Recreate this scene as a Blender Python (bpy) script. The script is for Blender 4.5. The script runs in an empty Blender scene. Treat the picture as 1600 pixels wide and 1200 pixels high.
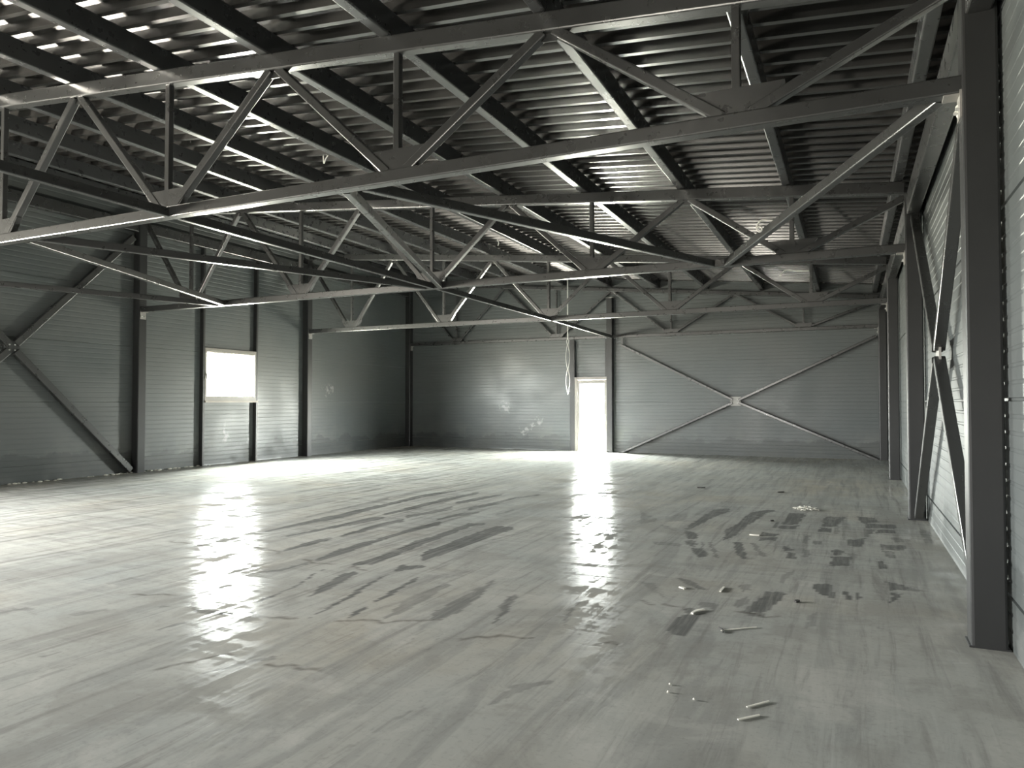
import bpy, bmesh, math, random
import numpy as np
from mathutils import Vector, Matrix, noise

random.seed(7)
S = bpy.context.scene
C = S.collection

# ------------------------------------------------------------------ camera
cam_d = bpy.data.cameras.new('camera')
cam_d.sensor_fit = 'HORIZONTAL'
cam_d.sensor_width = 36.0
cam_d.lens = 1126.2 / 1600 * 36.0
cam_d.clip_start = 0.05
cam_d.clip_end = 200
cam = bpy.data.objects.new('camera', cam_d)
cam.location = (0, 0, 1.55)
cam.rotation_euler = (math.pi / 2 + 0.026, 0, 0.4403)
C.objects.link(cam)
S.camera = cam

# ------------------------------------------------------------------ view
S.view_settings.view_transform = 'Standard'
S.view_settings.look = 'None'
S.view_settings.gamma = 1.0
S.view_settings.use_curve_mapping = False
S.view_settings.exposure = EXPO = 1.70

# ------------------------------------------------------------------ overcast daylight
W = bpy.data.worlds.new('overcast_sky')
S.world = W
W.use_nodes = True
S.cycles.diffuse_bounces = 8
S.cycles.max_bounces = 12
S.cycles.sample_clamp_indirect = 12
nt = W.node_tree
nt.nodes.clear()
out = nt.nodes.new('ShaderNodeOutputWorld')
bg = nt.nodes.new('ShaderNodeBackground')
tc = nt.nodes.new('ShaderNodeTexCoord')
sx = nt.nodes.new('ShaderNodeSeparateXYZ')
rp = nt.nodes.new('ShaderNodeValToRGB')
rp.color_ramp.elements[0].position = 0.46
rp.color_ramp.elements[0].color = (0.62, 0.58, 0.50, 1)
rp.color_ramp.elements[1].position = 0.54
rp.color_ramp.elements[1].color = (1.0, 0.995, 0.975, 1)
mp = nt.nodes.new('ShaderNodeMapRange')
mp.inputs[1].default_value = -1
mp.inputs[2].default_value = 1
nt.links.new(tc.outputs['Generated'], sx.inputs[0])
nt.links.new(sx.outputs[2], mp.inputs[0])
nt.links.new(mp.outputs[0], rp.inputs[0])
nt.links.new(rp.outputs[0], bg.inputs[0])
bg.inputs[1].default_value = 125.0
nt.links.new(bg.outputs[0], out.inputs[0])

# daylight openings: (centre, size_y_or_x, size_z, axis, direction into the room)
def portal(loc, rot, sx_, sy_):
    l = bpy.data.lights.new('daylight_portal', 'AREA')
    l.shape = 'RECTANGLE'
    l.size = sx_
    l.size_y = sy_
    l.cycles.is_portal = True
    o = bpy.data.objects.new('daylight_portal', l)
    o.location = loc
    o.rotation_euler = rot
    C.objects.link(o)

# wall planes (inner faces)
XL, XR, YB, YF = -14.50, 0.89, 21.97, -11.0
YS = [5.41, 10.91, 16.41, 21.77]              # near faces of the column rows
def chord_under(x): return 4.4275 - 0.0915 * x  # underside of the sloping top chords
PH = 0.25                                       # purlin height
def deck_under(x): return chord_under(x) + 0.165 + PH
WIN = (12.81, 14.49, 1.60, 2.91)              # y0 y1 z0 z1
GATE2 = (0.40, 3.00, 1.60, 2.90)                # unglazed strip opening in the left wall, outside the picture
GATE = (-6.0, -5.50, 0.0, 2.0)                 # open doorway in the front wall, behind the camera
DOOR = (-8.06, -6.985, 0.0, 2.37)
portal((XL - 0.12, (WIN[0] + WIN[1]) / 2, (WIN[2] + WIN[3]) / 2), (0, -math.pi / 2, 0), WIN[3] - WIN[2], WIN[1] - WIN[0])
portal((XL - 0.12, (GATE2[0] + GATE2[1]) / 2, (GATE2[2] + GATE2[3]) / 2), (0, -math.pi / 2, 0), GATE2[3] - GATE2[2], GATE2[1] - GATE2[0])
portal(((GATE[0] + GATE[1]) / 2, YF - 0.12, GATE[3] / 2), (math.pi / 2, 0, 0), GATE[1] - GATE[0], GATE[3])
portal(((DOOR[0] + DOOR[1]) / 2, YB + 0.12, DOOR[3] / 2), (-math.pi / 2, 0, 0), DOOR[1] - DOOR[0], DOOR[3])

# ------------------------------------------------------------------ helpers
def tag(o, label=None, cat=None, group=None, kind=None):
    if label: o['label'] = label
    if cat: o['category'] = cat
    if group: o['group'] = group
    if kind: o['kind'] = kind
    return o

def thing(name, loc, label, cat, group=None):
    o = bpy.data.objects.new(name, None)
    o.empty_display_size = 0.2
    o.location = loc
    C.objects.link(o)
    return tag(o, label, cat, group)

def obj(name, bm, mat, parent=None, origin=None, smooth=False):
    """bmesh in world coordinates -> one linked mesh object"""
    off = Vector((0, 0, 0))
    p = parent
    while p is not None:
        off += p.location
        p = p.parent
    if origin is not None and parent is None:
        off = Vector(origin)
    bmesh.ops.translate(bm, verts=bm.verts, vec=-off)
    bmesh.ops.recalc_face_normals(bm, faces=bm.faces)
    me = bpy.data.meshes.new(name)
    bm.to_mesh(me)
    bm.free()
    me.materials.append(mat)
    if smooth:
        for f in me.polygons: f.use_smooth = True
    o = bpy.data.objects.new(name, me)
    if parent is None: o.location = off
    else: o.parent = parent
    C.objects.link(o)
    return o

def bm_new(): return bmesh.new()

def box(bm, x0, x1, y0, y1, z0, z1):
    v = [bm.verts.new(p) for p in ((x0,y0,z0),(x1,y0,z0),(x1,y1,z0),(x0,y1,z0),(x0,y0,z1),(x1,y0,z1),(x1,y1,z1),(x0,y1,z1))]
    for q in ((0,3,2,1),(4,5,6,7),(0,1,5,4),(1,2,6,5),(2,3,7,6),(3,0,4,7)):
        bm.faces.new([v[i] for i in q])

def ring_profile(w, h, r, n=3):
    """rounded rectangle section, centred, w along side axis, h along up axis"""
    pts = []
    for cx, cy, a0 in ((w/2-r, h/2-r, 0), (-w/2+r, h/2-r, 90), (-w/2+r, -h/2+r, 180), (w/2-r, -h/2+r, 270)):
        for k in range(n):
            a = math.radians(a0 + 90 * k / (n - 1))
            pts.append((cx + r * math.cos(a), cy + r * math.sin(a)))
    return pts

def tube(bm, p, q, w, h, up=(0, 0, 1), r=0.012, pts=None):
    """square steel tube from p to q: w across, h along 'up'"""
    p, q = Vector(p), Vector(q)
    d = (q - p).normalized()
    up = Vector(up)
    side = d.cross(up).normalized()
    u = side.cross(d).normalized()
    prof = pts or ring_profile(w, h, min(r, w * .3, h * .3))
    A = [bm.verts.new(p + side * a + u * b) for a, b in prof]
    B = [bm.verts.new(q + side * a + u * b) for a, b in prof]
    n = len(prof)
    for i in range(n):
        bm.faces.new((A[i], A[(i+1) % n], B[(i+1) % n], B[i]))
    bm.faces.new(A[::-1]); bm.faces.new(B)

def plate(bm, pts, n, t):
    """flat plate: polygon pts, thickness t along n (centred)"""
    n = Vector(n).normalized() * t / 2
    A = [bm.verts.new(Vector(p) - n) for p in pts]
    B = [bm.verts.new(Vector(p) + n) for p in pts]
    k = len(pts)
    bm.faces.new(A[::-1]); bm.faces.new(B)
    for i in range(k): bm.faces.new((A[i], A[(i+1) % k], B[(i+1) % k], B[i]))

def cyl(bm, p, q, r, n=8):
    p, q = Vector(p), Vector(q)
    d = (q - p).normalized()
    up = Vector((0,0,1)) if abs(d.z) < .9 else Vector((1,0,0))
    tube(bm, p, q, 0, 0, up, pts=[(r*math.cos(2*math.pi*k/n), r*math.sin(2*math.pi*k/n)) for k in range(n)])

def wire(bm, pts, r, n=6):
    pts = [Vector(p) for p in pts]
    rings = []
    for i, p in enumerate(pts):
        d = (pts[min(i+1, len(pts)-1)] - pts[max(i-1, 0)]).normalized()
        a = Vector((0.31, 0.87, 0.38))
        s = d.cross(a).normalized(); u = s.cross(d)
        rings.append([bm.verts.new(p + s*r*math.cos(2*math.pi*k/n) + u*r*math.sin(2*math.pi*k/n)) for k in range(n)])
    for A, B in zip(rings, rings[1:]):
        for k in range(n): bm.faces.new((A[k], A[(k+1)%n], B[(k+1)%n], B[k]))
    bm.faces.new(rings[0][::-1]); bm.faces.new(rings[-1])

def copy_tree(o, loc, name_label=None):
    """copy of a thing with its parts and sub-parts"""
    r = o.copy(); C.objects.link(r); r.location = loc
    if name_label: r['label'] = name_label
    for ch in list(o.children):
        c = ch.copy(); C.objects.link(c); c.parent = r
        for g in list(ch.children):
            d = g.copy(); C.objects.link(d); d.parent = c
    return r

# ------------------------------------------------------------------ materials
def mat(name):
    m = bpy.data.materials.new(name)
    m.use_nodes = True
    t = m.node_tree
    b = t.nodes['Principled BSDF']
    return m, t, b
def N(t, k, **kw):
    n = t.nodes.new(k)
    for a, v in kw.items(): setattr(n, a, v)
    return n
def ramp(t, src, stops):
    r = N(t, 'ShaderNodeValToRGB')
    e = r.color_ramp.elements
    while len(e) < len(stops): e.new(0.5)
    for i, (p, c) in enumerate(stops):
        e[i].position = p
        e[i].color = c if len(c) == 4 else (*c, 1)
    t.links.new(src, r.inputs[0])
    return r.outputs[0]
def g(v): return (v, v, v)
def noise_tex(t, vec, scale, detail=4, rough=.5, sc=None, rot=None, dist=0.0):
    if sc or rot:
        mpn = N(t, 'ShaderNodeMapping')
        if sc: mpn.inputs['Scale'].default_value = sc
        if rot: mpn.inputs['Rotation'].default_value = rot
        t.links.new(vec, mpn.inputs[0]); vec = mpn.outputs[0]
    n = N(t, 'ShaderNodeTexNoise')
    n.inputs['Scale'].default_value = scale
    n.inputs['Detail'].default_value = detail
    n.inputs['Roughness'].default_value = rough
    n.inputs['Distortion'].default_value = dist
    t.links.new(vec, n.inputs['Vector'])
    return n.outputs['Fac']
def math_n(t, op, a, b=None, clamp=False):
    n = N(t, 'ShaderNodeMath', operation=op, use_clamp=clamp)
    for i, v in enumerate((a, b)):
        if v is None: continue
        if isinstance(v, (int, float)): n.inputs[i].default_value = v
        else: t.links.new(v, n.inputs[i])
    return n.outputs[0]
def mixc(t, f, a, b):
    n = N(t, 'ShaderNodeMix', data_type='RGBA')
    for i, v in ((0, f), (6, a), (7, b)):
        if isinstance(v, (int, float)): n.inputs[i].default_value = v
        elif isinstance(v, tuple): n.inputs[i].default_value = (*v, 1) if len(v) == 3 else v
        else: t.links.new(v, n.inputs[i])
    return n.outputs[2]

def steel(name, col, rough=.32, ior=1.9, var=.05):
    m, t, b = mat(name)
    geo = N(t, 'ShaderNodeNewGeometry').outputs['Position']
    n1 = noise_tex(t, geo, 3.0, 5)
    c = ramp(t, n1, [(.3, tuple(x*(1-var) for x in col)), (.7, tuple(x*(1+var) for x in col))])
    t.links.new(c, b.inputs['Base Color'])
    r = ramp(t, noise_tex(t, geo, 9.0, 3), [(.3, g(rough*.96)), (.75, g(rough*1.06))])
    t.links.new(r, b.inputs['Roughness'])
    b.inputs['IOR'].default_value = ior
    return m
M_STEEL = steel('grey_painted_steel', (.036, .037, .036), .28, 1.9)
M_COL = steel('grey_painted_column_steel', (.030, .031, .031), .36, 1.45)
M_PURLIN = steel('dark_painted_purlin_steel', (.045, .047, .048), .28, 1.9)
M_DECK = steel('dark_coated_deck_sheet', (.034, .033, .031), .22, 2.1)
M_BOLT = steel('zinc_bolt_steel', (.55, .55, .53), .35, 1.6, .1)
M_PLATE = steel('scuffed_light_plate', (.32, .31, .29), .4, 1.5, .2)
M_SILL = steel('beige_window_trim', (.36, .31, .26), .4, 1.5, .1)
M_FRAME = steel('grey_plastic_frame', (.26, .24, .215), .38, 1.5, .08)
M_CABLE = steel('white_cable_sheath', (.78, .77, .73), .5, 1.45, .05)
M_FOAM = steel('white_mounting_foam', (.80, .78, .70), .8, 1.4, .15)
M_CHIP = steel('dark_scrap', (.05, .048, .045), .6, 1.45, .1)

def wall_mat():
    m, t, b = mat('graphite_sandwich_panel')
    pos = N(t, 'ShaderNodeNewGeometry').outputs['Position']
    sp = N(t, 'ShaderNodeSeparateXYZ'); t.links.new(pos, sp.inputs[0])
    base = ramp(t, noise_tex(t, pos, .6, 4), [(.3, (.098, .112, .112)), (.7, (.114, .122, .119))])
    # dust rubbed and splashed on the lowest metre
    low = ramp(t, sp.outputs[2], [(0.0, g(1)), (1.0, g(0))])
    pat = ramp(t, noise_tex(t, pos, 1.1, 6, .6), [(.47, g(0)), (.60, g(1))])
    f = math_n(t, 'MULTIPLY', math_n(t, 'MULTIPLY', low, pat), .55)
    c = mixc(t, f, base, (.225, .222, .205))
    # dark ragged splash zone at the very foot
    spl = math_n(t, 'SUBTRACT', sp.outputs[2], math_n(t, 'MULTIPLY', noise_tex(t, pos, 1.6, 6, .6), .85))
    spl = ramp(t, spl, [(0.0, g(1)), (.06, g(0))])
    c = mixc(t, math_n(t, 'MULTIPLY', spl, .55), c, (.055, .062, .060))
    # a few whitish smears
    n2 = noise_tex(t, pos, 7.0, 5, .6)
    tot = None
    for (px, py, pz, r) in ((-10.6, 21.97, 1.40, .55), (-9.35, 21.97, 0.90, .45), (-9.9, 21.97, .62, .5), (-14.5, 17.6, 2.0, .55), (-14.5, 13.6, .75, .5)):
        d = N(t, 'ShaderNodeVectorMath', operation='DISTANCE')
        t.links.new(pos, d.inputs[0]); d.inputs[1].default_value = (px, py, pz)
        k = math_n(t, 'SUBTRACT', 1.0, math_n(t, 'DIVIDE', d.outputs['Value'], r), True)
        tot = k if tot is None else math_n(t, 'ADD', tot, k)
    sm = ramp(t, math_n(t, 'MULTIPLY', n2, math_n(t, 'POWER', tot, .35)), [(.44, g(0)), (.56, g(1))])
    c = mixc(t, math_n(t, 'MULTIPLY', sm, .45), c, (.42, .42, .40))
    t.links.new(c, b.inputs['Base Color'])
    r = ramp(t, noise_tex(t, pos, 1.4, 4), [(.3, g(.30)), (.7, g(.44))])
    r = mixc(t, f, r, g(.8))
    t.links.new(r, b.inputs['Roughness'])
    b.inputs['IOR'].default_value = 1.5
    return m
M_WALL = wall_mat()

def floor_mat():
    m, t, b = mat('dusty_screed_concrete')
    pos = N(t, 'ShaderNodeNewGeometry').outputs['Position']
    at = N(t, 'ShaderNodeAttribute', attribute_name='mark').outputs['Fac']
    crk = N(t, 'ShaderNodeAttribute', attribute_name='crack').outputs['Fac']
    big = noise_tex(t, pos, .38, 6, .6, dist=.4)
    mid = noise_tex(t, pos, 1.3, 8, .66, dist=.5)
    st = noise_tex(t, pos, 1.0, 7, .66, sc=(2.6, .30, 1), rot=(0, 0, math.radians(-4)), dist=.7)
    st2 = noise_tex(t, pos, 1.0, 6, .65, sc=(9, .55, 1), rot=(0, 0, math.radians(-8)), dist=.5)
    st3 = noise_tex(t, pos, 1.0, 5, .6, sc=(1.1, 7.0, 1), rot=(0, 0, math.radians(12)), dist=.8)
    grit = noise_tex(t, pos, 30, 5, .65)
    base = ramp(t, big, [(.30, (.43, .405, .345)), (.48, (.43, .43, .395)), (.68, (.385, .40, .38))])
    c = mixc(t, math_n(t, 'MULTIPLY', ramp(t, st, [(.49, g(0)), (.57, g(1))]), .50), base, (.27, .275, .26))
    c = mixc(t, math_n(t, 'MULTIPLY', ramp(t, mid, [(.51, g(0)), (.60, g(1))]), .45), c, (.28, .275, .25))
    c = mixc(t, math_n(t, 'MULTIPLY', ramp(t, mid, [(.36, g(1)), (.46, g(0))]), .45), c, (.56, .55, .51))
    c = mixc(t, math_n(t, 'MULTIPLY', ramp(t, st2, [(.34, g(1)), (.45, g(0))]), .50), c, (.26, .255, .235))
    c = mixc(t, math_n(t, 'MULTIPLY', ramp(t, grit, [(.34, g(1)), (.46, g(0))]), .22), c, (.20, .20, .19))
    # swept / trowelled marks with brush lines inside
    br = ramp(t, noise_tex(t, pos, 1.0, 4, .65, sc=(26, 1.5, 1)), [(.30, g(.55)), (.55, g(1))])
    mk = ramp(t, at, [(.15, g(0)), (.75, g(1))])
    mkf = math_n(t, 'MULTIPLY', math_n(t, 'MULTIPLY', mk, br), .92)
    c = mixc(t, mkf, c, (.150, .152, .145))
    c = mixc(t, math_n(t, 'MULTIPLY', crk, .75), c, (.11, .10, .085))
    t.links.new(c, b.inputs['Base Color'])
    # gloss: burnished screed showing between patches of dust
    dust = math_n(t, 'ADD', math_n(t, 'MULTIPLY', st2, .40), math_n(t, 'ADD', math_n(t, 'MULTIPLY', mid, .30), math_n(t, 'MULTIPLY', st3, .30)))
    r = ramp(t, dust, [(.40, g(.10)), (.58, g(.30))])
    t.links.new(r, b.inputs['Roughness'])
    b.inputs['IOR'].default_value = 1.45
    spc = ramp(t, dust, [(.42, g(.11)), (.47, g(.012)), (.52, g(.0))])
    t.links.new(spc, b.inputs['Specular IOR Level'])
    bp = N(t, 'ShaderNodeBump')
    bp.inputs['Strength'].default_value = .22
    bp.inputs['Distance'].default_value = .012
    hh = math_n(t, 'ADD', math_n(t, 'MULTIPLY', st2, .45), math_n(t, 'ADD', math_n(t, 'MULTIPLY', mid, .7), math_n(t, 'MULTIPLY', grit, .04)))
    hh = math_n(t, 'ADD', hh, math_n(t, 'MULTIPLY', st3, .6))
    hh = math_n(t, 'SUBTRACT', hh, math_n(t, 'MULTIPLY', mk, .10))
    hh = math_n(t, 'SUBTRACT', hh, math_n(t, 'MULTIPLY', crk, .3))
    t.links.new(hh, bp.inputs['Height'])
    t.links.new(bp.outputs[0], b.inputs['Normal'])
    return m
M_FLOOR = floor_mat()

def glass_mat():
    m = bpy.data.materials.new('clear_window_glass')
    m.use_nodes = True
    t = m.node_tree; t.nodes.clear()
    o = N(t, 'ShaderNodeOutputMaterial'); a = N(t, 'ShaderNodeBsdfTransparent'); b = N(t, 'ShaderNodeBsdfGlossy')
    a.inputs[0].default_value = (.93, .96, .95, 1)
    b.inputs['Roughness'].default_value = .02
    fr = N(t, 'ShaderNodeFresnel')
    gg = N(t, 'ShaderNodeNewGeometry')
    io = N(t, 'ShaderNodeMapRange'); io.inputs[3].default_value = 1.45; io.inputs[4].default_value = 1 / 1.45
    t.links.new(gg.outputs['Backfacing'], io.inputs[0]); t.links.new(io.outputs[0], fr.inputs[0])
    mx = N(t, 'ShaderNodeMixShader')
    t.links.new(fr.outputs[0], mx.inputs[0]); t.links.new(a.outputs[0], mx.inputs[1]); t.links.new(b.outputs[0], mx.inputs[2])
    t.links.new(mx.outputs[0], o.inputs[0])
    return m
M_GLASS = glass_mat()

HOOK1 = [(-0.782, 8.994, 3.699), (-0.875, 8.994, 3.717), (-0.947, 8.994, 3.725), (-0.991, 8.994, 3.683), (-1.006, 8.994, 3.631), (-0.977, 8.994, 3.59), (-0.948, 8.994, 3.602), (-0.948, 8.994, 3.633), (-0.977, 8.994, 3.651), (-0.999, 8.994, 3.623)]
HOOK2 = [(-0.789, 16.475, 4.35), (-1.03, 16.475, 4.369), (-1.248, 16.475, 4.4), (-1.326, 16.475, 4.337), (-1.378, 16.475, 4.3), (-1.339, 16.475, 4.297)]
HOOK3 = [(-7.72, 9.2, 5.661), (-7.725, 9.2, 5.546), (-7.711, 9.2, 5.439), (-7.673, 9.2, 5.507), (-7.608, 9.2, 5.581)]
HOOK4 = [(-7.931, 15.8, 5.703), (-7.896, 15.8, 5.62), (-7.861, 15.8, 5.601), (-7.808, 15.8, 5.485), (-7.825, 15.8, 5.408)]

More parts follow.
